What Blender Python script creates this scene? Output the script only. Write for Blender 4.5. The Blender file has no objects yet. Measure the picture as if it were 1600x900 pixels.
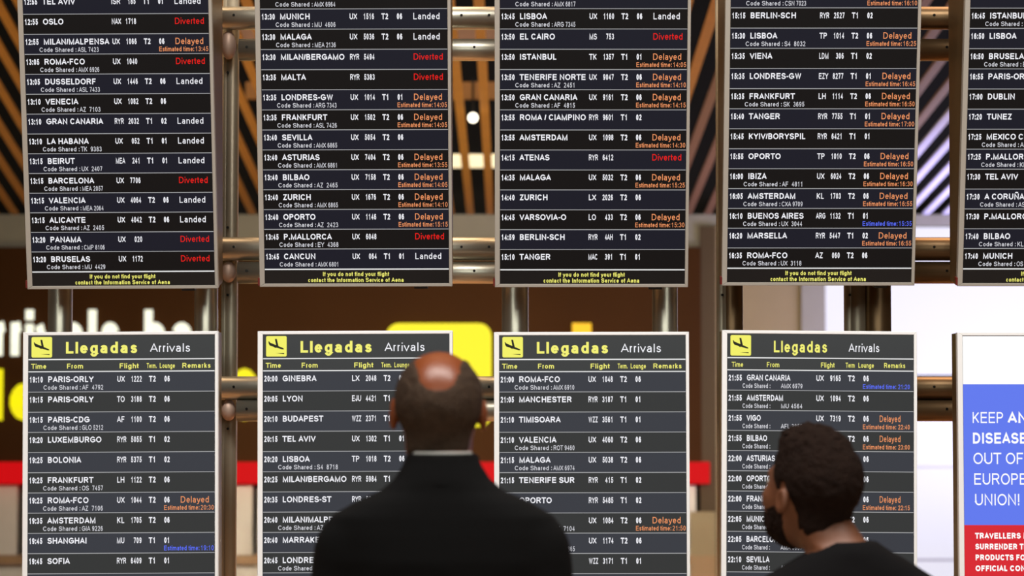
import bpy, bmesh, math, random
import numpy as np
from mathutils import Vector, Matrix

SC = bpy.context.scene
COL = SC.collection
R = math.radians
random.seed(7)

# ------------------------------------------------------------------ camera
F = 3710.0                       # focal length in pixels of the 1600 x 900 frame
PITCH = R(2.8)
CAMZ = 1.65
cam = bpy.data.cameras.new('camera')
camo = bpy.data.objects.new('camera', cam)
COL.objects.link(camo)
camo.location = (0, 0, CAMZ)
camo.rotation_euler = (math.pi / 2 + PITCH, 0, 0)
cam.sensor_width = 36
cam.lens = F * 36 / 1600
cam.clip_end = 200
cam.dof.use_dof = True
cam.dof.focus_distance = 7.0
cam.dof.aperture_fstop = 3.6
SC.camera = camo

# ------------------------------------------------------------------ world, lights, exposure
def lin(c):
    return tuple(((v / 255) / 12.92 if v / 255 <= .04045 else ((v / 255 + .055) / 1.055) ** 2.4) for v in c)

w = bpy.data.worlds.new('world'); SC.world = w
w.use_nodes = True
w.node_tree.nodes['Background'].inputs[0].default_value = (.8, .7, .55, 1)
w.node_tree.nodes['Background'].inputs[1].default_value = .05

def area(name, loc, rot, sx, sy, power, col, spread=180):
    l = bpy.data.lights.new(name, 'AREA'); l.shape = 'RECTANGLE'
    l.size = sx; l.size_y = sy; l.energy = power; l.color = col; l.spread = R(spread)
    o = bpy.data.objects.new(name, l); COL.objects.link(o)
    o.location = loc; o.rotation_euler = tuple(R(a) for a in rot)
    return o
area('ceiling_lamp_over_screens', (0.4, 3.4, 6.6), (23, 0, 0), 6.0, 1.2, 560, (1, .97, .93))
area('fill_light_behind_viewer', (0, -5, 4.4), (73, 0, 0), 11.0, 1.8, 430, (.95, 1, .95))  # added fill standing in for a bright area, puts streaks on the tubes
area('slat_fill_light', (-1.5, 17, .4), (180, 0, 0), 7, 5, 125, (1, .80, .34))  # unseen fill added under the slats to brighten them
area('hall_downlight', (-.8, 13, 6.4), (35, 0, 0), 4, 2, 130, (1, .78, .5))
area('shopfront_fill_light', (-.4, 9.0, 4.2), (74, 0, 0), 5.0, .4, 85, (1, .86, .66), 34)  # fill added out of view to brighten the shopfront panels
area('floor_downlight', (0, 9.5, 6.5), (0, 0, 0), 10, 3, 400, (1, .66, .40), 90)
area('daylight_from_window', (5.4, 20.5, 1.2), (155, 0, 25), 3, 2, 300, (.66, .62, 1.0))

SC.view_settings.view_transform = 'Standard'
SC.view_settings.look = 'None'
SC.view_settings.exposure = 0
SC.view_settings.gamma = 1
SC.view_settings.use_curve_mapping = False

# ------------------------------------------------------------------ helpers
def W(px, py, Y):
    """world point at distance Y seen at this pixel of the frame"""
    dx = (px - 800) / F; dy = (450 - py) / F
    fy = math.cos(PITCH) - dy * math.sin(PITCH)
    fz = math.sin(PITCH) + dy * math.cos(PITCH)
    t = Y / fy
    return Vector((dx * t, Y, CAMZ + fz * t))

def mat(name, col, rough=.6, metal=0., emit=0., ecol=None, noise=0., nscale=8., bump=0., bscale=60., spec=.5):
    m = bpy.data.materials.new(name); m.use_nodes = True
    nt = m.node_tree; b = nt.nodes['Principled BSDF']
    c = lin(col) + (1,)
    b.inputs['Base Color'].default_value = c
    b.inputs['Roughness'].default_value = rough
    b.inputs['Metallic'].default_value = metal
    b.inputs['Specular IOR Level'].default_value = spec
    if emit:
        b.inputs['Emission Color'].default_value = (lin(ecol) if ecol else c[:3]) + (1,)
        b.inputs['Emission Strength'].default_value = emit
    if noise or bump:
        tc = nt.nodes.new('ShaderNodeTexCoord')
    if noise:
        n = nt.nodes.new('ShaderNodeTexNoise'); n.inputs['Scale'].default_value = nscale
        n.inputs['Detail'].default_value = 5
        mx = nt.nodes.new('ShaderNodeMix'); mx.data_type = 'RGBA'
        mx.inputs[6].default_value = tuple(v * (1 - noise) for v in c[:3]) + (1,)
        mx.inputs[7].default_value = tuple(min(1, v * (1 + noise)) for v in c[:3]) + (1,)
        nt.links.new(tc.outputs['Object'], n.inputs['Vector'])
        nt.links.new(n.outputs['Fac'], mx.inputs[0])
        nt.links.new(mx.outputs[2], b.inputs['Base Color'])
    if bump:
        n2 = nt.nodes.new('ShaderNodeTexNoise'); n2.inputs['Scale'].default_value = bscale
        n2.inputs['Detail'].default_value = 4
        bp = nt.nodes.new('ShaderNodeBump'); bp.inputs['Strength'].default_value = bump
        bp.inputs['Distance'].default_value = .01
        nt.links.new(tc.outputs['Object'], n2.inputs['Vector'])
        nt.links.new(n2.outputs['Fac'], bp.inputs['Height'])
        nt.links.new(bp.outputs[0], b.inputs['Normal'])
    return m

def glow(name, col, s=1., base=None):
    """a lit screen colour"""
    m = mat(name, base or (3, 3, 3), .4, emit=s, ecol=col, spec=.12)
    return m

def link(name, me, parent=None, mats=(), smooth=False):
    o = bpy.data.objects.new(name, me); COL.objects.link(o)
    if parent is not None: o.parent = parent
    for m in (mats if isinstance(mats, (list, tuple)) else (mats,)):
        if m is not None: me.materials.append(m)
    if smooth:
        me.polygons.foreach_set('use_smooth', [True] * len(me.polygons))
    return o

def tag(o, label=None, cat=None, group=None, kind=None):
    if label: o['label'] = label
    if cat: o['category'] = cat
    if group: o['group'] = group
    if kind: o['kind'] = kind
    return o

def empty(name, loc=(0, 0, 0), rot=None):
    o = bpy.data.objects.new(name, None); COL.objects.link(o)
    o.empty_display_size = .1; o.location = loc
    if rot is not None: o.rotation_euler = rot
    return o

class MB:
    def __init__(s): s.v = []; s.f = []; s.m = []
    def add(s, vs, fs, mi=0):
        b = len(s.v); s.v += [tuple(v) for v in vs]; s.f += [tuple(i + b for i in f) for f in fs]; s.m += [mi] * len(fs)
    def box(s, a, b, mi=0):
        x0, y0, z0 = a; x1, y1, z1 = b
        s.add([(x0, y0, z0), (x1, y0, z0), (x1, y1, z0), (x0, y1, z0), (x0, y0, z1), (x1, y0, z1), (x1, y1, z1), (x0, y1, z1)],
              [(0, 3, 2, 1), (4, 5, 6, 7), (0, 1, 5, 4), (1, 2, 6, 5), (2, 3, 7, 6), (3, 0, 4, 7)], mi)
    def tube(s, a, b, r0, r1=None, n=24, mi=0):
        a = Vector(a); b = Vector(b); r1 = r0 if r1 is None else r1
        d = (b - a).normalized(); u = d.orthogonal().normalized(); v = d.cross(u)
        vs = []
        for p, r in ((a, r0), (b, r1)):
            for i in range(n):
                t = 2 * math.pi * i / n
                vs.append(p + u * math.cos(t) * r + v * math.sin(t) * r)
        fs = [(i, (i + 1) % n, n + (i + 1) % n, n + i) for i in range(n)] + [tuple(range(n))[::-1], tuple(range(n, 2 * n))]
        s.add(vs, fs, mi)
    def mesh(s, name):
        me = bpy.data.meshes.new(name); me.from_pydata(s.v, [], s.f)
        me.polygons.foreach_set('material_index', s.m); me.update()
        return me
    def build(s, name, mats, parent=None, smooth=False):
        me = s.mesh(name); o = link(name, me, parent, mats)
        if smooth:
            me.polygons.foreach_set('use_smooth', [len(p.vertices) == 4 for p in me.polygons])
        return o

def boxpx(name, x0, y0, x1, y1, Y, th, m, parent=None, z0=None):
    """a wall-like box whose front face stands at distance Y"""
    a = W(x0, y1, Y); b = W(x1, y0, Y)
    mb = MB(); mb.box((a.x, Y, a.z if z0 is None else z0), (b.x, Y + th, b.z))
    return mb.build(name, m, parent)

# ------------------------------------------------------------------ stroke lettering (grotesque sans, drawn here)
def A(cx, cy, rx, ry, a0, a1, n=None):
    n = n or max(3, int(abs(a1 - a0) / 24))
    return [(cx + rx * math.cos(R(a0 + (a1 - a0) * i / n)), cy + ry * math.sin(R(a0 + (a1 - a0) * i / n))) for i in range(n + 1)]
def ring(cx, cy, rx, ry): return A(cx, cy, rx, ry, 0, 360, 16)
X_ = .725
G = {
 'A': [[(0, 0), (.5, 1), (1, 0)], [(.2, .3), (.8, .3)]],
 'B': [[(0, .52), (.6, .52)] + A(.6, .26, .4, .26, 90, -90) + [(0, 0), (0, 1)] + A(.56, .76, .36, .24, 90, -90)],
 'C': [A(.5, .5, .5, .5, 42, 318)],
 'D': [[(0, .5), (0, 1)] + A(.42, .5, .58, .5, 90, -90) + [(0, 0), (0, .5)]],
 'E': [[(1, 1), (0, 1), (0, 0), (1, 0)], [(0, .52), (.92, .52)]],
 'F': [[(1, 1), (0, 1), (0, 0)], [(0, .5), (.85, .5)]],
 'G': [A(.5, .5, .5, .5, 42, 305) + [(1, .2), (1, .47), (.55, .47)]],
 'H': [[(0, 0), (0, 1)], [(1, 0), (1, 1)], [(0, .52), (1, .52)]],
 'I': [[(.5, 0), (.5, 1)]],
 'J': [[(1, 1), (1, .3)] + A(.5, .3, .5, .3, 0, -180)],
 'K': [[(0, 0), (0, 1)], [(1, 1), (0, .35)], [(.32, .57), (1, 0)]],
 'L': [[(0, 1), (0, 0), (1, 0)]],
 'M': [[(0, 0), (0, 1), (.5, 0), (1, 1), (1, 0)]],
 'N': [[(0, 0), (0, 1), (1, 0), (1, 1)]],
 'O': [ring(.5, .5, .5, .5)],
 'P': [[(0, 0), (0, 1)] + A(.58, .74, .42, .26, 90, -90) + [(0, .48)]],
 'Q': [ring(.5, .5, .5, .5), [(.58, .28), (1, -.03)]],
 'R': [[(0, 0), (0, 1)] + A(.6, .75, .36, .25, 90, -90) + [(0, .5)], [(.55, .5), (1, 0)]],
 'S': [A(.5, .75, .45, .25, 15, 250) + A(.5, .26, .5, .26, 70, -165)],
 'T': [[(0, 1), (1, 1)], [(.5, 1), (.5, 0)]],
 'U': [[(0, 1), (0, .35)] + A(.5, .35, .5, .35, 180, 360) + [(1, 1)]],
 'V': [[(0, 1), (.5, 0), (1, 1)]],
 'W': [[(0, 1), (.26, 0), (.5, 1), (.74, 0), (1, 1)]],
 'X': [[(0, 0), (1, 1)], [(0, 1), (1, 0)]],
 'Y': [[(0, 1), (.5, .45), (1, 1)], [(.5, .45), (.5, 0)]],
 'Z': [[(0, 1), (1, 1), (0, 0), (1, 0)]],
 '0': [ring(.5, .5, .5, .5)],
 '1': [[(.1, .72), (.6, 1), (.6, 0)]],
 '2': [A(.5, .72, .48, .28, 165, -35) + [(0, 0), (1, 0)]],
 '3': [A(.47, .76, .43, .24, 160, -80) + A(.47, .27, .53, .27, 80, -160)],
 '4': [[(.75, 0), (.75, 1), (0, .28), (1, .28)]],
 '5': [[(.92, 1), (.2, 1), (.08, .48)] + A(.48, .32, .52, .32, 130, -160)],
 '6': [ring(.5, .31, .5, .31), A(.52, .5, .52, .5, 45, 200)],
 '7': [[(0, 1), (1, 1), (.35, 0)]],
 '8': [ring(.5, .77, .42, .23), ring(.5, .27, .5, .27)],
 '9': [ring(.5, .69, .5, .31), A(.48, .5, .52, .5, 20, -135)],
 ':': [[(.5, 0), (.5, .1)], [(.5, .62), (.5, .72)]],
 '.': [[(.5, 0), (.5, .1)]],
 '/': [[(0, 0), (1, 1)]],
 '-': [[(0, .4), (1, .4)]],
 '!': [[(.5, 0), (.5, .06)], [(.5, .3), (.5, 1)]],
 'a': [A(.47, .52, .43, .2, 155, 0) + [(.9, 0)], [(.9, .42), (.4, .4)] + A(.4, .2, .4, .2, 90, 270) + [(.65, .03), (.9, .2)]],
 'b': [ring(.5, X_ / 2, .5, X_ / 2), [(0, 0), (0, 1)]],
 'c': [A(.5, X_ / 2, .5, X_ / 2, 42, 318)],
 'd': [ring(.5, X_ / 2, .5, X_ / 2), [(1, 0), (1, 1)]],
 'e': [[(.02, .37), (1, .37)] + A(.5, X_ / 2, .5, X_ / 2, 12, 318)],
 'f': [[(.4, 0), (.4, .8)] + A(.9, .8, .5, .2, 180, 90)] + [[(0, .69), (1, .69)]],
 'g': [ring(.5, X_ / 2, .5, X_ / 2), [(1, X_), (1, -.05)] + A(.5, -.05, .5, .23, 0, -160)],
 'h': [[(0, 0), (0, 1)], A(.5, .45, .5, X_ - .45, 180, 0) + [(1, 0)]],
 'i': [[(.5, 0), (.5, X_ - .05)], [(.5, .99), (.5, 1)]],
 'k': [[(0, 0), (0, 1)], [(.9, X_), (0, .25)], [(.35, .43), (1, 0)]],
 'l': [[(.5, 0), (.5, 1)]],
 'm': [[(0, 0), (0, X_)], A(.25, .47, .25, X_ - .47, 180, 0) + [(.5, 0)], A(.75, .47, .25, X_ - .47, 180, 0) + [(1, 0)]],
 'n': [[(0, 0), (0, X_)], A(.5, .45, .5, X_ - .45, 180, 0) + [(1, 0)]],
 'o': [ring(.5, X_ / 2, .5, X_ / 2)],
 'r': [[(0, 0), (0, X_)], A(.8, .4, .8, X_ - .4, 180, 80)],
 's': [A(.5, .55, .44, .175, 15, 250) + A(.5, .185, .5, .185, 70, -165)],
 't': [[(.4, .93), (.4, .2)] + A(.85, .2, .45, .2, 180, 270)] + [[(0, .69), (.95, .69)]],
 'u': [[(0, X_), (0, .27)] + A(.5, .27, .5, .27, 180, 360), [(1, X_), (1, 0)]],
 'v': [[(0, X_), (.5, 0), (1, X_)]],
 'y': [[(0, X_), (.5, 0)], [(1, X_), (.42, -.18), (.05, -.27)]],
}
G['\u00d1'] = G['N'] + [[(.15, 1.28), (.35, 1.38), (.62, 1.28), (.85, 1.38)]]
ADV = dict(A=.667, B=.667, C=.722, D=.722, E=.667, F=.611, G=.778, H=.722, I=.278, J=.5, K=.667, L=.556, M=.833, N=.722,
           O=.778, P=.667, Q=.778, R=.722, S=.667, T=.611, U=.722, V=.667, W=.944, X=.667, Y=.667, Z=.611,
           a=.556, b=.556, c=.5, d=.556, e=.556, f=.3, g=.556, h=.556, i=.222, k=.5, l=.222, m=.833, n=.556, o=.556, r=.333,
           s=.5, t=.3, u=.556, v=.5, y=.5)
ADV.update({':': .278, '.': .278, '/': .278, '-': .333, ' ': .278, '!': .278, '\u00d1': .722})
for d_ in '0123456789': ADV[d_] = .556
SB = {c: .012 for c in 'AVTXYvy/tf'}
SB.update({c: .04 for c in 'COQGS-'})
EM = 1 / .716
_cache = {}
def ribbon(pts, wd):
    n = len(pts); L = []; Rr = []
    closed = (abs(pts[0][0] - pts[-1][0]) + abs(pts[0][1] - pts[-1][1]) < 1e-6)
    P = [Vector(p) for p in pts]
    for i in range(n):
        a = P[i - 1] if i > 0 else (P[-2] if closed else None)
        b = P[i + 1] if i < n - 1 else (P[1] if closed else None)
        d1 = (P[i] - a).normalized() if a is not None else None
        d2 = (b - P[i]).normalized() if b is not None else None
        if d1 is None: d1 = d2
        if d2 is None: d2 = d1
        n1 = Vector((-d1.y, d1.x)); n2 = Vector((-d2.y, d2.x))
        m = n1 + n2
        if m.length < .2: m = n1
        m.normalize()
        k = min(1 / max(.3, m.dot(n1)), 1.9)
        L.append(P[i] + m * wd / 2 * k); Rr.append(P[i] - m * wd / 2 * k)
    vs = [(p.x, p.y) for p in L] + [(p.x, p.y) for p in Rr]
    fs = [(i, n + i, n + i + 1, i + 1) for i in range(n - 1)]
    return vs, fs
def glyph(ch, wt):
    """vertices, faces and advance in cap heights"""
    key = (ch, wt)
    if key in _cache: return _cache[key]
    adv = ADV[ch] * EM; vs = []; fs = []
    if ch != ' ':
        sb = SB.get(ch, .07) * EM
        if ch in 'ilI:.!': sb = (adv - wt) / 2 - .02
        wi = adv - 2 * sb
        x0 = sb + wt / 2; x1 = sb + wi - wt / 2
        def mp(u, v):
            if v < 0: y = wt / 2 + v * ((.28 - wt / 2 + wt / 2) / .28)
            elif ch.islower() and v <= X_: y = wt / 2 + v / X_ * (X_ - wt)
            elif ch.islower(): y = X_ - wt / 2 + (v - X_) / (1 - X_) * (1 - X_)
            else: y = wt / 2 + v * (1 - wt)
            return (x0 + u * (x1 - x0), y)
        for st in G[ch]:
            pts = [mp(u, v) for u, v in st]
            ends = not (abs(st[0][0] - st[-1][0]) + abs(st[0][1] - st[-1][1]) < 1e-6)
            if ends:        # square the ends off by half a stroke
                a, b = Vector(pts[0]), Vector(pts[1]); c, d = Vector(pts[-2]), Vector(pts[-1])
                e = wt / 2 * .98
                da = (a - b).normalized() * (e if abs((a - b).x) < .02 or abs((a - b).y) < .02 else e * .4)
                dd = (d - c).normalized() * (e if abs((d - c).x) < .02 or abs((d - c).y) < .02 else e * .4)
                pts[0] = tuple(a + da); pts[-1] = tuple(d + dd)
            v2, f2 = ribbon(pts, wt)
            b0 = len(vs); vs += v2; fs += [tuple(i + b0 for i in f) for f in f2]
    _cache[key] = (vs, fs, adv)
    return _cache[key]
def natural(s, wt=.15): return sum(ADV[c] for c in s) * EM
def text(mb, s, x, z, cap, wt=.19, width=None, anchor='l', mi=0, y=0., xs=.955):
    """letters on the plane y, baseline z, facing -y"""
    nat = natural(s) * cap
    sx = (width / nat) if width else xs
    tw = nat * sx
    if anchor == 'r': x -= tw
    if anchor == 'c': x -= tw / 2
    for c in s:
        vs, fs, adv = glyph(c, wt)
        mb.add([(x + u * cap * sx, y, z + v * cap) for u, v in vs], fs, mi)
        x += adv * cap * sx

# ------------------------------------------------------------------ materials
M = dict(
    floor=mat('polished_tan_floor', (165, 130, 100), .35, noise=.12, nscale=2),
    wall_dark=mat('dark_hall_wall', (52, 44, 38), .8, noise=.1, nscale=3),
    void=mat('black_ceiling_void', (14, 12, 10), .9),
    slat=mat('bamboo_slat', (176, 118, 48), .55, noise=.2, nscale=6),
    slat_dim=mat('dim_lit_bamboo_slat', (128, 92, 70), .6, noise=.2, nscale=6),  # bamboo in dimmer light, the shade put into its colour
    slat_daylit=mat('daylit_bamboo_slat', (196, 190, 222), .6),  # bamboo near the window, cool daylight put into the colour
    band=mat('grey_fascia_paint', (140, 136, 122), .7, noise=.05),
    sign=mat('dark_brown_sign_panel', (62, 36, 12), .7, noise=.15, nscale=1.5, spec=.08),
    red=mat('glowing_red_band', (80, 6, 8), .7, emit=.75, ecol=(226, 10, 18), spec=.1),  # glows by itself in place of light on the band
    let_w=glow('white_lit_letter', (252, 252, 228), 1.15, (80, 80, 75)),
    let_y=glow('yellow_lit_letter', (250, 236, 20), 1.0, (80, 75, 10)),
    let_a=glow('amber_lit_letter', (225, 170, 20), .9, (180, 150, 20)),
    panel=mat('pale_grey_shop_panel', (208, 202, 188), .6, noise=.05),
    column=mat('brown_column_paint', (80, 66, 46), .7, spec=.15),
    beige=mat('beige_wall_paint', (146, 130, 98), .7, noise=.06, spec=.15),
    ledge=mat('tan_wood_ledge', (150, 118, 78), .5, noise=.1),
    gap=mat('dark_gap', (40, 36, 32), .8),
    winglass=mat('bright_frosted_glass', (90, 90, 96), .5, emit=.88, ecol=(240, 238, 254)),
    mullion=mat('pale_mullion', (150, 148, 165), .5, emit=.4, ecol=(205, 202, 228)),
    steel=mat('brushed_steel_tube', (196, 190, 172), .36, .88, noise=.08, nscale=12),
    steel_backlit=mat('backlit_steel_tube', (112, 88, 60), .4, .75, noise=.08, nscale=12),  # same steel, darkened in colour because the right stand is backlit
    steel_post=mat('painted_steel_post', (150, 140, 120), .45, .5, noise=.08, nscale=12),
    clamp=mat('cast_alloy_clamp', (186, 158, 140), .55, .4),
    bolt=mat('dark_bolt', (30, 26, 22), .4, .8),
    case=mat('bronze_housing', (98, 76, 48), .45, .45, noise=.08),
    frame_up=mat('shaded_aluminium_bezel', (156, 148, 138), .5, .0),  # lower bezel's aluminium with the shade of the forward tilt in its colour
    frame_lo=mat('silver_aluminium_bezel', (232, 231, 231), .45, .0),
    glass_up=mat('black_screen', (8, 8, 8), .3, emit=1, ecol=(17, 14, 14), spec=.3),
    glass_lo=mat('grey_screen', (8, 8, 8), .3, emit=1, ecol=(50, 51, 52), spec=.3),
    up_a=glow('screen_black_band', (18, 15, 15)), up_b=glow('screen_navy_band', (26, 26, 37)),
    lo_a=glow('screen_grey_band', (52, 53, 53)), lo_b=glow('screen_blue_grey_band', (57, 59, 66)),
    line=glow('screen_line', (170, 170, 172)), line2=glow('screen_thick_line', (232, 232, 232)),
    t_w=glow('screen_white', (244, 244, 250)), t_g=glow('screen_soft_white', (215, 215, 222)),
    t_o=glow('screen_orange', (240, 150, 98)), t_r=glow('screen_red', (235, 28, 24)),
    t_b=glow('screen_blue', (92, 112, 255)), t_y=glow('screen_yellow', (244, 240, 118)),
    icon=glow('screen_icon_yellow', (243, 240, 104)), icon_k=glow('screen_icon_black', (40, 40, 30)),
    p_w=glow('poster_white', (255, 255, 255)), p_b=glow('poster_blue', (98, 122, 238)), p_r=glow('poster_red', (216, 40, 50)),
    sensor=mat('dark_red_sensor', (96, 22, 20), .3),
    black=mat('black_plastic', (22, 20, 20), .5),
    lamp=mat('lit_lamp', (255, 250, 235), .4, emit=3.0, ecol=(255, 246, 222)),
    strip=mat('self_glowing_beam', (255, 240, 200), .4, emit=1.0, ecol=(255, 236, 190)),  # cross beam colour, self-glowing in place of light falling on it
)

# ------------------------------------------------------------------ the hall
YB = 22.5
def struct(name, m, a, b, label=None):
    mb = MB(); mb.box(a, b); o = mb.build(name, m)
    return tag(o, label, kind='structure')
struct('floor', M['floor'], (-13, -9, -.1), (13, YB + .4, 0), 'tan polished hall floor under the display stands')
struct('wall_left', M['wall_dark'], (-13.2, -9, 0), (-13, YB + .4, 8), 'dark side wall on the left of the hall')
struct('wall_right', M['wall_dark'], (13, -9, 0), (13.2, YB + .4, 8), 'dark side wall on the right of the hall')
struct('wall_front', M['wall_dark'], (-13, -9.2, 0), (13, -9, 8), 'dark wall behind the viewer')
ceil = struct('ceiling', M['void'], (-13, -9, 7.8), (13, YB + .4, 8), 'dark ceiling void with hanging wooden slats')
zt = W(800, 335, YB).z
wall_back = struct('wall_back', M['void'], (-13, YB + .2, 0), (13, YB + .4, 8), 'back wall of the hall behind sign and shopfront')

# hanging slats, running away from the viewer
sl = MB(); sl.box((-.034, -10.5, 0), (.034, 0, .02)); sl_me = sl.mesh('slat')
def slat_me(m):
    me = sl_me.copy(); me.materials.append(m); return me
sm = {k: slat_me(M[k]) for k in ('slat', 'slat_dim', 'slat_daylit')}
xs_ = -6.6
while xs_ < 6.6:
    k = 'slat_daylit' if xs_ > 3.2 else ('slat_dim' if xs_ > 1.3 else 'slat')
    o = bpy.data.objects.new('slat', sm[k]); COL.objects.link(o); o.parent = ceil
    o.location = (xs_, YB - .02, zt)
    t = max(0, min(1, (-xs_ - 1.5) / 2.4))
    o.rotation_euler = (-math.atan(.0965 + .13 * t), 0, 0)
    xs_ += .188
# cross beams above the slats, one glowing in place of light falling on it
for py, Y, m in ((158, 19.5, 'slat'), (70, 16.5, 'slat_dim')):
    p = W(740, py, Y); mb = MB(); mb.box((-2.2, Y, p.z + .02), (1.2, Y + .06, p.z + .16)); mb.build('cross_beam', M[m], ceil)
p = W(740, 251, YB - .4)
mb = MB(); mb.box((W(690, 250, YB - .4).x, YB - .4, p.z - .06), (W(790, 250, YB - .4).x, YB - .32, p.z + .06))
tag(mb.build('glowing_beam', M['strip']), 'horizontal cross beam, the light on it made by glow, seen through the slats between second and third columns', 'light')
p = W(739, 184, 18.0)
mb = MB()
for i in range(8):
    a0 = -math.pi / 2 + math.pi * i / 8; a1 = a0 + math.pi / 8; r = .038
    mb.tube((p.x, p.y, p.z + r * math.sin(a0)), (p.x, p.y, p.z + r * math.sin(a1)), max(.001, r * math.cos(a0)), max(.001, r * math.cos(a1)), 16)
dl = empty('spotlight', (0, 0, 0)); tag(dl, 'small round lit spotlight among golden ceiling slats', 'light')
mb.build('bulb', M['lamp'], dl, True)
mb = MB(); mb.tube((p.x, p.y, p.z + .036), (p.x, p.y, p.z + .30), .009, n=8); mb.build('stem', M['black'], dl)

# fascia band, sign, red band, shop front
tag(boxpx('trim_1', -600, 335, 1118, 386, YB, .19, M['band']), 'grey fascia band above the dark sign', kind='structure')
tag(boxpx('trim_2', 1118, 335, 2300, 353, YB, .19, M['band']), 'grey fascia band above the bright window', kind='structure')
tag(boxpx('trim_3', -600, 722, 1109, 756, YB - .15, .33, M['red']), 'red band under the dark sign', kind='structure')
sgn = empty('hall_sign', W(300, 722, YB - .1)); tag(sgn, 'wide dark brown hall sign with white and yellow lit letters behind the screens', 'sign')
def into(o, par):
    par_m = Matrix.Translation(par.location) @ par.rotation_euler.to_matrix().to_4x4()
    o.parent = par; o.matrix_parent_inverse = par_m.inverted(); return o
into(boxpx('sign_panel', -600, 386, 1095, 722, YB - .1, .25, M['sign']), sgn)
def sign_letters(s, px, py_base, cap_px, wt, m, sx=1.0):
    cap = cap_px * YB / F
    p = W(px, py_base, YB - .13); x = p.x
    for c in s:
        vs, fs, adv = glyph(c, wt)
        if fs:
            mb = MB(); mb.add([(x + u * cap * sx, 0, v * cap) for u, v in vs], fs)
            me = mb.mesh('letter'); bm = bmesh.new(); bm.from_mesh(me)
            g = bmesh.ops.extrude_face_region(bm, geom=bm.faces[:])
            for v in [e for e in g['geom'] if isinstance(e, bmesh.types.BMVert)]: v.co.y += .03
            bm.to_mesh(me); bm.free()
            o = link('letter', me, None, m); o.location = (0, YB - .135, p.z); into(o, sgn)
        x += adv * cap * sx
sign_letters('arrivals', -57, 556, 72, .22, M['let_w'], .76)
sign_letters('hall', 220, 556, 72, .22, M['let_w'], .76)
sign_letters('llegadas', -43, 657, 80, .22, M['let_y'], 1.0)
sign_letters('O', 356, 657, 81, .19, M['let_y'], .58)
sign_letters('i', 897, 583, 78, .38, M['let_a'], 1.0)
# yellow pictogram panel
def rounded(mb, x0, z0, x1, z1, r, y, mi=0, n=5, th=0):
    pts = []
    for cx, cz, a in ((x1 - r, z1 - r, 0), (x0 + r, z1 - r, 90), (x0 + r, z0 + r, 180), (x1 - r, z0 + r, 270)):
        for i in range(n + 1):
            t = R(a + 90 * i / n); pts.append((cx + r * math.cos(t), cz + r * math.sin(t)))
    N = len(pts)
    vs = [(a, y, b) for a, b in pts]; fs = [tuple(range(N))[::-1]]
    if th:
        vs += [(a, y + th, b) for a, b in pts]
        fs += [(i, (i + 1) % N, N + (i + 1) % N, N + i) for i in range(N)]
    mb.add(vs, fs, mi)
a = W(603, 667, YB - .15); b = W(768, 505, YB - .15)
PLANE = [[(16, 47), (24, 41), (110, 77), (114, 85), (102, 85), (24, 61)], [(14, 33), (21, 35), (30, 51), (18, 51)],
         [(56, 18), (68, 18), (79, 66), (64, 63)], [(38, 61), (52, 61), (66, 76), (56, 74)], [(60, 108), (115, 115), (115, 108), (60, 108.5)]]
def plane_icon(mb, x0, z1, size, y, mi):
    k = size / 130
    for pg in PLANE:
        mb.add([(x0 + u * k, y, z1 - v * k) for u, v in pg], [tuple(range(len(pg)))], mi)
mb = MB(); rounded(mb, a.x, a.z, b.x, b.z, .12, YB - .15, th=.05)
o = mb.build('pictogram_panel', M['let_y']); into(o, sgn)
mb = MB(); plane_icon(mb, a.x, b.z, b.x - a.x, YB - .155, 0)
pk = mb.build('aeroplane_pictogram', M['icon_k']); pk.parent = o

# shop front under the sign, left of the window: pale panels with dark gaps, a ledge and a plinth
sf = empty('shopfront', (W(400, 800, YB).x, YB, 0)); tag(sf, 'pale panelled shopfront under the red band', 'shopfront')
edges = [-600, -330, -60, 28, 395, 760, 1088]
for i in range(len(edges) - 1):
    into(boxpx('wall_panel', edges[i] + 8, 758, edges[i + 1] - 1, 868, YB - .02, .12, M['panel']), sf)
into(boxpx('back_board', -600, 756, 1085, 866, YB + .1, .08, M['gap']), sf)
into(boxpx('ledge', -600, 868, 1085, 882, YB - .12, .3, M['ledge']), sf)
into(boxpx('plinth', -600, 882, 1085, 1000, YB, .17, M['panel'], z0=0), sf)
# beige wall and column between sign and window
tag(boxpx('trim_4', 1095, 353, 1118, 900, YB - .04, .22, M['column'], z0=0), 'brown column at the right end of the sign', kind='structure')
bw = tag(boxpx('trim_5', 1118, 353, 1255, 900, YB - .02, .2, M['beige'], z0=0), 'beige wall panel between the column and the window', kind='structure')
tag(boxpx('trim_6', 1255, 353, 1289, 900, YB - .06, .24, M['band'], z0=0), 'grey column beside the bright window', kind='structure')
tag(boxpx('trim_7', 1079, 800, 1118, 868, YB - .1, .1, M['beige']), 'beige counter panel below the red band', kind='structure')
tag(boxpx('trim_8', 1079, 868, 1118, 1000, YB - .08, .1, M['ledge'], z0=0), 'tan counter base below the red band', kind='structure')
# bright window
wn = empty('window_1', (W(1700, 600, YB).x, YB, 0)); tag(wn, 'large bright frosted window behind the right screens', kind='structure')
rows = [353, 588, 730, 875, 1010]
for i in range(4):
    for j in range(2):
        x0 = 1289 + j * 500
        into(boxpx('pane', x0, rows[i] + 2, x0 + 497, rows[i + 1] - 2, YB, .03, M['winglass']), wn)
for r_ in rows[2:]:
    into(boxpx('mullion', 1289, r_ - 2, 2289, r_ + 2, YB - .01, .05, M['mullion']), wn)
for j in range(1, 2):
    into(boxpx('mullion', 1286 + j * 500, 353, 1290 + j * 500, 1010, YB - .01, .05, M['mullion']), wn)

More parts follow.
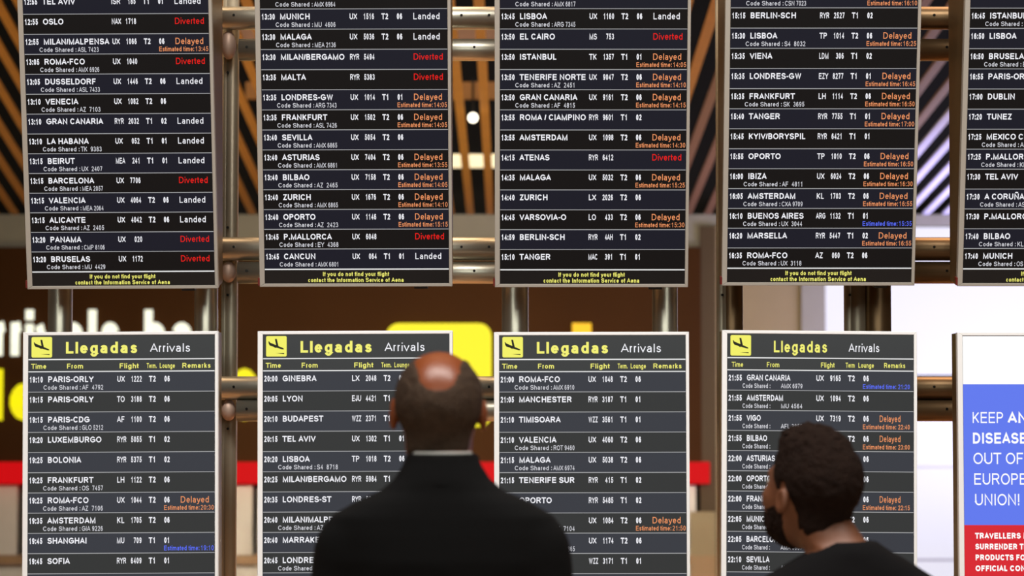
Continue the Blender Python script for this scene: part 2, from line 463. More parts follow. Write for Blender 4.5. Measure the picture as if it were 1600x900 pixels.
# ------------------------------------------------------------------ tube stands
def stand(label, posts, x_from, x_to, flat_posts, knobs, sm='steel'):
    st = empty('tube_stand', (W((x_from + x_to) / 2, 600, 7.46).x, 7.46, 0))
    tag(st, label, 'stand', 'steel tube stands carrying the screens')
    ups = []
    for px, r in posts:
        x = W(px, 480, 7.46).x
        mb = MB(); mb.tube((x, 7.463, 0.012), (x, 7.463, 3.55), r, n=32)
        o = mb.build('upright', M[sm], None, True); into(o, st); ups.append(o)
        mb = MB(); mb.tube((x, 7.463, 0), (x, 7.463, .012), r * 2.2, n=24); f = mb.build('foot_plate', M['steel_post'], None, True); f.parent = o
    for px, r in flat_posts:
        x = W(px, 480, 7.46).x
        mb = MB(); mb.box((x - r * .4, 7.463 - r, 0), (x + r, 7.463 + r, 3.55)); mb.tube((x - r * .45, 7.455, 0), (x - r * .45, 7.455, 3.55), r * .55, n=20)
        o = mb.build('post', M['steel_post'], None, True); into(o, st)
        for yy in (111, 354, 460, 670):
            q = W(px - 4, yy, 7.40); mb = MB(); mb.tube((q.x, 7.428, q.z), (q.x, 7.45, q.z), .004, n=10)
            b = mb.build('bolt', M['bolt'], None); b.parent = o
    xa = W(x_from, 600, 7.39).x; xb = W(x_to, 600, 7.39).x
    for (y1, y2, x_lo) in ((28.5, 0, 0), (389, 0, 0), (606.5, 0, 0), (78, 1, 0), (426, 1, 0), (641, 1, 0)):
        q = W(800, y1, 7.39)
        rr = .0365 if not y2 else .0345
        x0 = xa if not y2 else W(knobs[0] + 14, 600, 7.39).x
        mb = MB(); mb.tube((x0, 7.39, q.z), (xb, 7.39, q.z), rr, n=32)
        o = mb.build('crossbar', M[sm], None, True); into(o, st)
        for bx in (365, 721, 764, 1460, 1830):
            if x_from < bx < x_to:
                c = W(bx + (0 if not y2 else 20), y1 - 3, 7.35)
                mb = MB(); mb.tube((c.x, 7.39 - rr - .002, q.z + .004), (c.x, 7.39, q.z + .004), .0042, n=10)
                b = mb.build('bolt', M['bolt'], None); b.parent = o
    for kx in knobs:
        for ky in (70, 425, 641):
            q = W(kx, ky, 7.40)
            hgt = .046 if ky == 70 else .033
            mb = MB(); prev = None; n = 20
            vs = []; fs = []
            for i in range(11):
                t = math.pi * i / 10
                for j in range(n):
                    u = 2 * math.pi * j / n
                    vs.append((q.x + .0235 * math.sin(t) * math.cos(u), 7.405 + .03 * math.sin(t) * math.sin(u), q.z + hgt * math.cos(t)))
            for i in range(10):
                for j in range(n): fs.append((i * n + j, (i + 1) * n + j, (i + 1) * n + (j + 1) % n, i * n + (j + 1) % n))
            mb.add(vs, fs)
            o = mb.build('clamp', M['clamp'], None, True); into(o, st)
    return st
stand('left steel tube stand with paired crossbars behind the first three columns of screens', [(94, .0385), (322, .037), (805, .042), (1039, .040)], 60, 1062, [(358, .0245)], [357])
stand('right steel tube stand with paired crossbars in front of the bright window', [(1143, .036), (1371, .043), (1900, .04)], 1128, 1960, [(1134, .030), (1334, .032)], [1334], 'steel_backlit')

# ------------------------------------------------------------------ screens
U = 7.0 / F
WB, HB = 304.5, 530.0         # frame size in screen units
PITCHROW = 31.37
CITY = 'city'
def parse(s):
    out = []
    for ln in s.strip().split('\n'):
        out.append([x.strip() for x in ln.split('|')])
    return out
UP = [parse('''
12:55|TEL AVIV|ISR|185|T1|01|Landed
12:55|OSLO|NAX|1718|||Diverted
12:55|MILAN/MALPENSA|UX|1066|T2|06|Delayed|13:45|ASL 7423
13:05|ROMA-FCO|UX|1040|||Diverted||AMX 6926
13:05|DUSSELDORF|UX|1446|T2|06|Landed||ASL 7433
13:10|VENECIA|UX|1082|T2|06|||AZ  7103
13:10|GRAN CANARIA|RYR|2032|T1|02|Landed
13:10|LA HABANA|UX|052|T1|01|Landed||TK  9383
13:15|BEIRUT|MEA|241|T1|01|Landed||UX  2407
13:15|BARCELONA|UX|7706|||Diverted||MEA 2057
13:15|VALENCIA|UX|4064|T2|06|Landed||MEA 2064
13:15|ALICANTE|UX|4042|T2|06|Landed||AZ  2405
13:20|PANAMA|UX|020|||Diverted||CMP 8106
13:20|BRUSELAS|UX|1172|||Diverted||MU  4429'''),
parse('''
13:20|A CORU\u00d1A|UX|7254|T2|06|Landed||AMX 6964
13:30|MUNICH|UX|1516|T2|06|Landed||MU  4606
13:30|MALAGA|UX|5036|T2|06|Landed||MEA 2136
13:30|MILAN/BERGAMO|RYR|5494|||Diverted
13:35|MALTA|RYR|5383|||Diverted
13:35|LONDRES-GW|UX|1014|T1|01|Delayed|14:05|ARG 7343
13:35|FRANKFURT|UX|1502|T2|06|Delayed|14:05|ASL 7426
13:40|SEVILLA|UX|5054|T2|06|||AMX 6865
13:40|ASTURIAS|UX|7404|T2|06|Delayed|13:55|AMX 6861
13:40|BILBAO|UX|7158|T2|06|Delayed|14:05|AZ  2465
13:40|ZURICH|UX|1676|T2|06|Delayed|14:10|AMX 6865
13:40|OPORTO|UX|1146|T2|06|Delayed|15:15|AZ  2423
13:45|P.MALLORCA|UX|6048|||Diverted||EY  4368
13:45|CANCUN|UX|064|T1|01|Landed||AMX 6801'''),
parse('''
13:40|VIGO|UX|7318|T2|06|Landed||AMX 6817
13:45|LISBOA|UX|1160|T2|06|Landed||ARG 7345
13:50|EL CAIRO|MS|753|||Diverted
13:50|ISTANBUL|TK|1357|T1|01|Delayed|14:05
13:50|TENERIFE NORTE|UX|9047|T2|06|Delayed|14:10|AZ  2451
13:50|GRAN CANARIA|UX|9161|T2|06|Delayed|14:15|AF  4815
13:55|ROMA / CIAMPINO|RYR|9601|T1|02
13:55|AMSTERDAM|UX|1098|T2|06|Delayed|14:30
14:15|ATENAS|RYR|6412|||Diverted
14:35|MALAGA|UX|5032|T2|06|Delayed|15:25
14:40|ZURICH|LX|2026|T2|06
14:45|VARSOVIA-O|LO|433|T2|06|Delayed|15:30
14:59|BERLIN-SCH|RYR|4AH|T1|02
15:10|TANGER|MAC|391|T1|01'''),
parse('''
15:10|PARIS-CDG|TP|1000|T2|06|Delayed|16:10|CSN 7023
15:15|BERLIN-SCH|RYR|2527|T1|02
15:30|LISBOA|TP|1014|T2|06|Delayed|16:25|S4  8032
15:35|VIENA|LDM|306|T1|02
15:35|LONDRES-GW|EZY|8277|T1|01|Delayed|16:45
15:35|FRANKFURT|LH|1114|T2|06|Delayed|16:50|SK  3695
15:40|TANGER|RYR|7755|T1|01|Delayed|17:00
15:45|KYIV/BORYSPIL|RYR|6421|T1|01
15:55|OPORTO|TP|1010|T2|06|Delayed|16:50
16:00|IBIZA|UX|6024|T2|06|Delayed|16:30|AF  4811
16:05|AMSTERDAM|KL|1703|T2|06|Delayed|16:55|CXA 9709
16:10|BUENOS AIRES|ARG|1132|T1|01||15:35|UX  3044
16:20|MARSELLA|RYR|5447|T1|02|Delayed|16:55
16:35|ROMA-FCO|AZ|060|T2|06|||UX  3118'''),
parse('''
16:40|MILAN/BERGAMO
16:45|ISTANBUL|||||||U
16:50|LISBOA
16:50|BRUSELAS|||||||E
16:55|PARIS-ORLY
17:00|DUBLIN
17:20|TUNEZ
17:25|MEXICO CITY|||||||AF
17:25|P.MALLORCA|||||||KL
17:30|TEL AVIV
17:30|A CORU\u00d1A|||||||AS
17:30|P.MALLORCA
17:40|BILBAO|||||||KL
17:40|MUNICH|||||||OS''')]
LO = [parse('''
19:10|PARIS-ORLY|UX|1222|T2|06|||AF  4792
19:15|PARIS-ORLY|TO|3188|T2|06
19:15|PARIS-CDG|AF|1100|T2|06|||GLO 5212
19:20|LUXEMBURGO|RYR|5055|T1|02
19:25|BOLONIA|RYR|5375|T1|02
19:25|FRANKFURT|LH|1122|T2|06|||OS  7457
19:25|ROMA-FCO|UX|1044|T2|06|Delayed|20:30|AZ  7106
19:35|AMSTERDAM|KL|1705|T2|06|||GIA 9226
19:45|SHANGHAI|MU|709|T1|01||19:10
19:45|SOFIA|RYR|6409|T1|01
19:45|NIZA|AF|248|T2|06'''),
parse('''
20:00|GINEBRA|LX|2048|T2|06
20:05|LYON|EJU|4421|T1|01
20:10|BUDAPEST|WZZ|2371|T1|01
20:15|TEL AVIV|UX|1302|T1|01
20:20|LISBOA|TP|1018|T2|06|||S4  8718
20:25|MILAN/BERGAMO|RYR|5984|T1|02
20:35|LONDRES-ST|RYR|5994|T1|02
20:40|MILAN/MALPENSA|UX|1068|T2|06|||AZ  7420
20:40|MARRAKECH|RYR|5960|T1|02
20:45|LONDRES-GW|UX|1016|T1|01|||ARG 7345
20:45|PARIS-CDG|AF|1400|T2|06'''),
parse('''
21:00|ROMA-FCO|UX|1048|T2|06|||AMX 6910
21:05|MANCHESTER|RYR|3187|T1|01
21:10|TIMISOARA|WZZ|3561|T1|01
21:10|VALENCIA|UX|4060|T2|06|||ROT 9460
21:15|MALAGA|UX|5038|T2|06|||AMX 6974
21:15|TENERIFE SUR|RYR|415|T1|02
21:15|OPORTO|RYR|5485|T1|02
21:20|VENECIA|UX|1084|T2|06|Delayed|21:50|AZ  7104
21:25|BILBAO|UX|1174|T2|06|||AMX 6865
21:30|SOFIA|WZZ|3171|T1|01
21:30|ZURICH'''),
parse('''
21:55|GRAN CANARIA|UX|9165|T2|06||21:20|AMX 6979
21:55|AMSTERDAM|UX|1094|T2|06|||MU  4564
21:55|VIGO|UX|7319|T2|06|Delayed|22:40|AFL 3853
21:55|BILBAO|UX|7163|T2|06|Delayed|23:00|AZ  2467
22:00|ASTURIAS|UX|7402|T2|06|||AMX 6863
22:00|OPORTO|UX|1148|T2|06|||AZ  2425
22:00|FRANKFURT|UX|1504|T2|06|Delayed|22:15|ASL 7428
22:05|MUNICH|UX|1518|T2|06|||MU  4608
22:05|BARCELONA|UX|7704|T2|06|||AMX 6867
22:10|SEVILLA|UX|5056|T2|06|||AMX 6869
22:10|MALAGA''')]
SLOTS = ['t_w', 't_g', 't_o', 't_r', 't_b', 't_y', 'icon', 'icon_k']

def row_letters(r, top, up, narrow):
    r = r + [''] * (9 - len(r))
    mb = MB()
    def T(s, u, v, cap, **k):          # v = centre of the capitals below the board top
        if not s: return
        kk = dict(k); wd = kk.pop('width', None)
        text(mb, s, (u - WB / 2) * U, -(v + cap / 2) * U, cap * U, width=wd * U if wd else None, y=-.0042, **kk)
    c = top + 12.0; c2 = top + 24.6
    nf = .755 if narrow else 1
    T(r[0], 9.8, c + .3, 9.2, width=21.8, wt=.2)
    cn = r[1]; wn_ = min(natural(cn) * 9.2 * .925 * (1 if not narrow else .755), 104 if not narrow else 200)
    T(cn, 38.6, c, 9.2, width=wn_, wt=.19)
    if r[2]: T(r[2], 146.8, c, 9.2, width=12.4 if len(r[2]) == 2 else 15.2, wt=.17)
    if r[3]: T(r[3], 185.8, c, 9.2, width=4.35 * len(r[3]), anchor='r', wt=.18)
    if r[4]: T(r[4], 196.6, c, 9.2, width=11.2, wt=.2)
    if r[5]: T(r[5], 220.2, c, 9.2, width=9.4, wt=.22)
    if r[6]:
        wds = {'Landed': 42.5, 'Delayed': 45.3, 'Diverted': 47}[r[6]] * (.74 if narrow else 1)
        T(r[6], 245.6, c - .2, 10, width=wds, wt=.13, mi={'Landed': 0, 'Delayed': 2, 'Diverted': 3}[r[6]])
    if r[7]:
        blue = not r[6]
        if narrow:
            T('Estimated time: ' + r[7], 219.5, c2, 7.4, width=74, wt=.15, mi=4 if blue else 2)
        else:
            T('Estimated time:', 220, c2 - .4, 7.4, width=56, wt=.15, mi=4 if blue else 2)
            T(r[7], 276.9, c2 - .4, 7.6, width=21.4, wt=.13, mi=4 if blue else 2)
    if r[8]:
        if narrow:
            T('Code Shared :', 32, c2, 7.2, width=44, wt=.15, mi=1)
            T(r[8].replace('  ', ' '), 92, c2, 7.2, width=34, wt=.15, mi=1)
        else:
            T('Code Shared :', 31.8, c2, 7.0, width=59, wt=.14, mi=1)
            T(r[8], 92.2, c2, 7.6, width=33.5 if len(r[8]) > 6 else 5.4 * len(r[8]), wt=.14, mi=1)
    return mb

def slab(x0, v0, x1, v1, y0, y1, mb, mi=0):
    mb.box(((x0 - WB / 2) * U, y0, -v1 * U), ((x1 - WB / 2) * U, y1, -v0 * U), mi)

def bezel(m, root, inset=(8, 5, 5, 5)):
    """four mitred aluminium rails around the screen, left top right bottom"""
    l, t, r, b = inset; mb = MB()
    def rail(pts):
        vs = []
        for (u, v) in pts: vs.append(((u - WB / 2) * U, -.0055, -v * U))
        for (u, v) in pts: vs.append(((u - WB / 2) * U, .02, -v * U))
        mb.add(vs, [(0, 1, 2, 3), (7, 6, 5, 4), (0, 4, 5, 1), (1, 5, 6, 2), (2, 6, 7, 3), (3, 7, 4, 0)])
    o = [(0, 0), (WB, 0), (WB, HB), (0, HB)]; i = [(l, t), (WB - r, t), (WB - r, HB - b), (l, HB - b)]
    for k in range(4): rail([o[k], i[k], i[(k + 1) % 4], o[(k + 1) % 4]])
    ob = mb.build('bezel', m, root)
    bv = ob.modifiers.new('bevel', 'BEVEL'); bv.width = .0012; bv.segments = 2; bv.limit_method = 'ANGLE'
    return ob

def housing(root, d_top, d_bot, off):
    """casing behind the bezel; its back is upright when the screen leans"""
    mb = MB(); x0 = -WB / 2 * U + .001; x1 = WB / 2 * U - .001; zt_ = -1 * U; zb = -(HB - 1) * U
    vs = []
    for x in (x0, x1): vs += [(x, .02, zt_), (x, .02, zb), (x, d_bot, zb), (x, d_top, zt_)]
    mb.add(vs, [(0, 1, 2, 3), (7, 6, 5, 4), (0, 4, 5, 1), (1, 5, 6, 2), (2, 6, 7, 3), (3, 7, 4, 0)])
    o = mb.build('housing', M['case'], root)
    return o

def screen(col_i, up, px, py, roll, label, rows_, narrow=False, poster=False, yaw=0., Yd=None):
    # anchor: centre of the bottom edge for the upper row, of the top edge for the lower row
    Y = Yd or (7.07 if up else 7.0)
    p = W(px, py, Y)
    tilt = R(11.2) if up else 0.
    root = empty('flight_information_screen' if not poster else 'poster_screen', (0, 0, 0))
    tag(root, label, 'screen', None if poster else ('upper row of arrivals screens' if up else 'lower row of arrivals screens'))
    rot = Matrix.Rotation(yaw, 4, 'Z') @ Matrix.Rotation(R(roll), 4, 'Y') @ Matrix.Rotation(tilt, 4, 'X')
    if up: off = rot @ Vector((0, 0, 0)); base = p
    else: base = p + rot @ Vector((0, 0, -HB * U))
    root.matrix_world = Matrix.Translation(base) @ rot
    def put(o):               # parts are drawn below the board top; lift them so that the base is the origin
        o.location.z = HB * U; return o
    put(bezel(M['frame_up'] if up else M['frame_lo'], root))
    if up:
        put(housing(root, .02 + .25 + .03, .12, 0))
    else:
        put(housing(root, .09, .09, 0))
    mb = MB(); slab(8, 5, WB - 5, HB - 5, -.002, .0195, mb)
    dp = put(mb.build('display_panel', M['glass_up'] if up else M['glass_lo'], root))
    # brackets to the crossbars
    hgts = (78, 426) if up else (606.5, 641)
    for sx in (-.16, .16):
        if up:
            mb = MB(); mb.box((sx - .02, .10, .02), (sx + .02, .284 - (Y - 7.07), .07))
        else:
            mb = MB(); mb.box((sx - .02, .085, HB * U - .20), (sx + .02, .352, HB * U - .14))
        mb.build('mount_bracket', M['black'], root)
    if up:
        mb = MB(); mb.box((WB * U / 2 - .115, .03, -.012), (WB * U / 2 - .075, .07, .001)); mb.build('control_box', M['black'], root)
        mb = MB(); mb.box((-WB * U / 2 - .005, -.006, .004), (-WB * U / 2 + .0005, .02, .026)); mb.build('status_sensor', M['sensor'], root)
    if poster:
        mb = MB()
        def R3(v0, v1, mi): slab(8.5, v0, WB - 5, v1, -.0032, -.0021, mb, mi)
        R3(6, 81, 0); R3(81, 300, 1); R3(300, HB - 5, 2)
        put(mb.build('poster_picture', [M['p_w'], M['p_b'], M['p_r']], dp)) 
        mb = MB()
        def T(s, u, v, cap, wt, width): text(mb, s, (u - WB / 2) * U, -(v + cap / 2) * U, cap * U, wt=wt, width=width * U, y=-.0042)
        T('KEEP', 21.5, 133, 17.2, .13, 50); T('ANIMAL', 77, 133, 17.2, .2, 86)
        T('DISEASES', 21.5, 165, 17.2, .2, 100)
        T('OUT OF THE', 22.5, 196.5, 17.8, .13, 128)
        T('EUROPEAN', 23, 228.5, 17.8, .13, 112)
        T('UNION!', 24, 260.5, 17.8, .13, 72)
        for k, s in enumerate(['TRAVELLERS MUST', 'SURRENDER THESE', 'PRODUCTS FOR', 'OFFICIAL CONTROLS']):
            T(s, 24.6, 316.5 + 16.8 * k, 9, .25, {0: 106, 1: 104, 2: 86, 3: 116}[k])
        tag(put(mb.build('lettering', M['p_w'], dp)), kind='stuff')
        dp.location.z = HB * U
        for c in dp.children: c.location.z = 0
        return root
    # header
    mt = [M[s] for s in SLOTS]
    def T(s, u, v, cap, mi, wt, width, nm):
        mb = MB()
        text(mb, s, (u - WB / 2) * U, -(v + cap / 2) * U, cap * U, wt=wt, width=width * U, y=-.0042, mi=mi)
        tag(put(mb.build(nm, mt, root)), kind='stuff')
    mb = MB(); rounded(mb, (13.2 - WB / 2) * U, -39.6 * U, (45.3 - WB / 2) * U, -7.6 * U, 2.2 * U, -.0036, 6)
    ic = put(mb.build('landing_icon', mt, root))
    mb = MB(); plane_icon(mb, (13.2 - WB / 2) * U, -7.6 * U, 32 * U, -.0045, 7)
    tag(mb.build('landing_aeroplane', mt, ic), kind='stuff')
    cc = 572 - 518.7
    if narrow:
        T('Llegadas', 79.5, 25, 18, 5, .17, 86, 'title_lettering'); T('Arrivals', 197.5, 26, 13.2, 0, .13, 49, 'subtitle_lettering')
        for s, u, wd in (('Time', 15, 18.5), ('From', 69.5, 20.5), ('Flight', 154, 22), ('Term', 193, 14.5), ('Lounge', 212.5, 25), ('Remarks', 252.5, 34)):
            T(s, u, cc, 7.8, 5, .16, wd, 'column_heading')
    else:
        T('Llegadas', 65, 24.6, 18.2, 5, .2, 115, 'title_lettering'); T('Arrivals', 198, 25.3, 13.3, 0, .12, 64, 'subtitle_lettering')
        for s, u, wd in (('Time', 12.5, 24.5), ('From', 68, 26.5), ('Flight', 150, 31), ('Term.', 193, 16), ('Lounge', 213, 24.5), ('Remarks', 248, 45.5)):
            T(s, u, cc, 7.8, 5, .17, wd, 'column_heading')
    v0 = 61.8
    for va, vb in ((42.0, 43.7), (61.1, 62.7), (501.4, 503.2)):
        if va < 500 or up:
            mb = MB(); slab(8.5, va, WB - 5.5, vb, -.0034, -.0021, mb); put(mb.build('rule', M['line2'], root))
    for k in range(14):
        t0 = v0 + k * PITCHROW
        mb = MB()
        slab(8.5, t0 + .9, WB - 5.5, t0 + PITCHROW - .1, -.003, -.0021, mb, 0)
        par = (k + (1 if up else 0)) % 2
        if up:
            par = k % 2 == 0 if col_i != 1 else k % 2 == 1
        else: par = k % 2 == 0
        bandm = M[('up_' if up else 'lo_') + ('b' if par else 'a')]
        fr = put(mb.build('flight_row', bandm, root))
        if k < 13:
            mb = MB(); slab(8.5, t0 + PITCHROW - .15, WB - 5.5, t0 + PITCHROW + .85, -.0034, -.0021, mb); mb.build('row_rule', M['line'], fr)
        if k < len(rows_):
            q = row_letters(rows_[k], t0, up, narrow)
            l = tag(q.build('lettering', mt, fr), kind='stuff')
            st = rows_[k][6].lower() if len(rows_[k]) > 6 and rows_[k][6] else ''
            fr['label'] = 'flight row for ' + rows_[k][1].title() + ' at ' + rows_[k][0] + ((', ' + st) if st else '')
    if up:
        mb = MB()
        text(mb, 'If you do not find your flight', 0, -(509.8 + 3.4) * U, 6.8 * U, wt=.18, width=105.5 * U, anchor='c', y=-.0042, mi=5)
        text(mb, 'contact the Information Service of Aena', 0, -(519.3 + 3.4) * U, 6.8 * U, wt=.18, width=152 * U, anchor='c', y=-.0042, mi=5)
        tag(put(mb.build('footer_lettering', mt, root)), kind='stuff')
    return root

cols = ['first', 'second', 'third', 'fourth', 'fifth']
firsts = ['Tel Aviv and Oslo', 'A Coruna and Munich', 'Lisboa and El Cairo', 'Berlin and Lisboa', 'Istanbul and Bruselas']
lasts = ['Bruselas', 'Cancun', 'Tanger', 'Roma-FCO', 'Munich']
for i, (px, py, roll, Yd) in enumerate([(192.3, 451, -.3, 7.15), (556.5, 447.5, -.15, 7.08), (924, 448.5, 0, 7.06), (1278, 446, 0, 7.08), (1646, 447.0, 0, 7.07)]):
    screen(i, True, px, py, roll, 'dark upper arrivals screen, %s from the left, last flight row %s' % (cols[i], lasts[i]), UP[i], Yd=Yd)
lf = ['Paris-Orly at 19:10', 'Ginebra at 20:00', 'Roma-FCO at 21:00', 'Gran Canaria at 21:55']
for i, (px, py, roll) in enumerate([(188.8, 518.3, -.35), (555, 517, -.25), (924, 518.7, -.1), (1280.3, 517, .45)]):
    screen(i, False, px, py, roll, 'grey lower arrivals screen, %s from the left, first row %s' % (cols[i], lf[i]), LO[i], narrow=(i == 3))
screen(4, False, 1647.5, 519.3, 0, 'poster screen in white, blue and red reading KEEP ANIMAL DISEASES', [], poster=True)

# ------------------------------------------------------------------ people: signed-distance figures turned into single surfaces
def surface(V, org, h):
    nx, ny, nz = V.shape
    S = V < 0
    c = [(0, 0, 0), (1, 0, 0), (0, 1, 0), (1, 1, 0), (0, 0, 1), (1, 0, 1), (0, 1, 1), (1, 1, 1)]
    cnt = np.zeros((nx - 1, ny - 1, nz - 1), np.int8)
    for i, j, k in c: cnt += S[i:nx - 1 + i, j:ny - 1 + j, k:nz - 1 + k]
    act = (cnt > 0) & (cnt < 8)
    I = np.argwhere(act)
    idx = -np.ones(act.shape, np.int64); idx[act] = np.arange(len(I))
    P = np.zeros((len(I), 3)); N = np.zeros(len(I))
    for a in range(8):
        for ax in range(3):
            if c[a][ax]: continue
            b = list(c[a]); b[ax] = 1
            va = V[I[:, 0] + c[a][0], I[:, 1] + c[a][1], I[:, 2] + c[a][2]]
            vb = V[I[:, 0] + b[0], I[:, 1] + b[1], I[:, 2] + b[2]]
            m = (va < 0) != (vb < 0)
            t = np.where(m, va / np.where(m, va - vb, 1), 0)
            for q in range(3):
                P[:, q] += np.where(m, c[a][q] + (t if q == ax else 0), 0)
            N += m
    P = (P / N[:, None] + I) * h + np.array(org)
    faces = []
    for ax in range(3):
        o1, o2 = [(1, 2), (2, 0), (0, 1)][ax]
        sl0 = [slice(None)] * 3; sl1 = [slice(None)] * 3
        sl0[ax] = slice(0, -1); sl1[ax] = slice(1, None)
        A0 = S[tuple(sl0)]; A1 = S[tuple(sl1)]
        E_ = np.argwhere(A0 != A1)
        ok = (E_[:, o1] > 0) & (E_[:, o2] > 0) & (E_[:, o1] < V.shape[o1] - 1) & (E_[:, o2] < V.shape[o2] - 1)
        E_ = E_[ok]
        def g(d1, d2):
            q = E_.copy(); q[:, o1] -= d1; q[:, o2] -= d2
            return idx[q[:, 0], q[:, 1], q[:, 2]]
        quad = np.stack([g(1, 1), g(0, 1), g(0, 0), g(1, 0)], 1)
        flip = ~A0[E_[:, 0], E_[:, 1], E_[:, 2]]
        quad[flip] = quad[flip][:, ::-1]
        faces.append(quad)
    return P, np.concatenate(faces)

class SDF:
    def __init__(s, lo, hi, h):
        s.h = h; s.lo = np.array(lo, np.float64)
        n = [int((b - a) / h) + 2 for a, b in zip(lo, hi)]
        s.g = [np.float32(lo[i]) + np.float32(h) * np.arange(n[i], dtype=np.float32) for i in range(3)]
        s.V = np.full(n, .5, np.float32)
        s.M = Matrix.Identity(4)
    def win(s, pts, r):
        P = np.array([list(s.M @ Vector(p)) for p in pts])
        lo = P.min(0) - r; hi = P.max(0) + r
        sl = tuple(slice(max(0, int((lo[i] - s.lo[i]) / s.h)), max(1, int((hi[i] - s.lo[i]) / s.h) + 2)) for i in range(3))
        X, Y, Z = np.meshgrid(s.g[0][sl[0]], s.g[1][sl[1]], s.g[2][sl[2]], indexing='ij')
        Mi = s.M.inverted()
        x = Mi[0][0] * X + Mi[0][1] * Y + Mi[0][2] * Z + Mi[0][3]
        y = Mi[1][0] * X + Mi[1][1] * Y + Mi[1][2] * Z + Mi[1][3]
        z = Mi[2][0] * X + Mi[2][1] * Y + Mi[2][2] * Z + Mi[2][3]
        return sl, x, y, z
    def comb(s, sl, d, k, op):
        V = s.V[sl]
        if V.size == 0: return
        d = d.astype(np.float32)
        if op == 'u':
            if k > 0:
                hh = np.clip(.5 + .5 * (V - d) / k, 0, 1); s.V[sl] = V * (1 - hh) + d * hh - k * hh * (1 - hh)
            else: s.V[sl] = np.minimum(V, d)
        else:
            if k > 0:
                hh = np.clip(.5 - .5 * (V + d) / k, 0, 1); s.V[sl] = V * (1 - hh) - d * hh + k * hh * (1 - hh)
            else: s.V[sl] = np.maximum(V, -d)
    def ell(s, c, r, k=.02, op='u'):
        sl, x, y, z = s.win([(c[0] + a * r[0], c[1] + b * r[1], c[2] + e * r[2]) for a in (-1, 1) for b in (-1, 1) for e in (-1, 1)], k + .02)
        q = ((x - c[0]) / r[0]) ** 2 + ((y - c[1]) / r[1]) ** 2 + ((z - c[2]) / r[2]) ** 2
        k0 = np.sqrt(q); k1 = np.sqrt(((x - c[0]) / r[0] ** 2) ** 2 + ((y - c[1]) / r[1] ** 2) ** 2 + ((z - c[2]) / r[2] ** 2) ** 2)
        s.comb(sl, k0 * (k0 - 1) / np.maximum(k1, 1e-6), k, op)
    def cone(s, a, b, r0, r1, k=.02, op='u', sy=1.):
        sl, x, y, z = s.win([a, b], max(r0, r1) + k + .02)
        ba = [b[i] - a[i] for i in range(3)]; L = sum(v * v for v in ba)
        t = np.clip(((x - a[0]) * ba[0] + (y - a[1]) * ba[1] + (z - a[2]) * ba[2]) / L, 0, 1)
        d = np.sqrt((x - a[0] - ba[0] * t) ** 2 + ((y - a[1] - ba[1] * t) / sy) ** 2 + (z - a[2] - ba[2] * t) ** 2) - (r0 + (r1 - r0) * t)
        s.comb(sl, d, k, op)
    def loft(s, prof, k=.02, off=0., cx=0., op='u', pw=2.4):
        """stack of super-ellipses: (z, half width, half depth, centre y)"""
        z_ = [p[0] for p in prof]; mw = max(p[1] for p in prof); md = max(p[2] + abs(p[3]) for p in prof)
        sl, x, y, z = s.win([(cx - mw, -md, z_[0]), (cx + mw, md, z_[-1])], .05)
        a = np.interp(z, z_, [p[1] for p in prof]) + off; b = np.interp(z, z_, [p[2] for p in prof]) + off
        cy = np.interp(z, z_, [p[3] for p in prof])
        q = (np.abs((x - cx) / a) ** pw + np.abs((y - cy) / b) ** pw) ** (1 / pw)
        d = (q - 1) * np.minimum(a, b)
        d = np.maximum(d, np.maximum(z_[0] - z, z - z_[-1]))
        s.comb(sl, d, k, op)
    def build(s, name, m, parent, smooth_it=0):
        P, Fc = surface(s.V, s.lo, s.h)
        me = bpy.data.meshes.new(name)
        me.vertices.add(len(P)); me.vertices.foreach_set('co', P.astype(np.float32).ravel())
        me.loops.add(Fc.size); me.loops.foreach_set('vertex_index', Fc.astype(np.int32).ravel())
        me.polygons.add(len(Fc)); me.polygons.foreach_set('loop_start', np.arange(0, Fc.size, 4, dtype=np.int32))
        me.polygons.foreach_set('use_smooth', np.ones(len(Fc), bool))
        me.update(); me.validate()
        o = link(name, me, parent, m)
        if smooth_it:
            md = o.modifiers.new('smooth', 'SMOOTH'); md.factor = .5; md.iterations = smooth_it
        return o

def head_prims(s, big=0., ears=True, ear=0.):
    s.ell((0, -.010, .035), (.077 + big, .098 + big, .086 + big), 0)
    s.ell((0, .028, -.025), (.064 + big, .072 + big, .088 + big), .03)
    s.ell((0, .036, -.074), (.053, .050, .038), .03)
    s.ell((0, .070, -.094), (.022, .020, .018), .025)
    s.ell((0, .083, .022), (.046, .016, .011), .015)
    for e in (-1, 1):
        s.ell((e * .042, .060, -.025), (.022, .026, .022), .02)
        s.ell((e * .031, .103, .003), (.015, .014, .011), .008, 'd')
    s.cone((0, .092, .008), (0, .116, -.027), .007, .0125, .012)
    for e in (-1, 1): s.ell((e * .012, .107, -.030), (.008, .010, .007), .006)
    s.ell((0, .094, -.056), (.025, .012, .0055), .004)
    s.ell((0, .092, -.067), (.022, .012, .0065), .003)
    s.ell((0, .102, -.0615), (.026, .010, .0012), .002, 'd')
    if ears:
        for e in (-1, 1):
            s.ell((e * .083, -.004, .004 - ear), (.009, .0175, .030 - ear * .25), .008)
            s.ell((e * .090, .000, .006 - ear), (.006, .010, .019), .004, 'd')

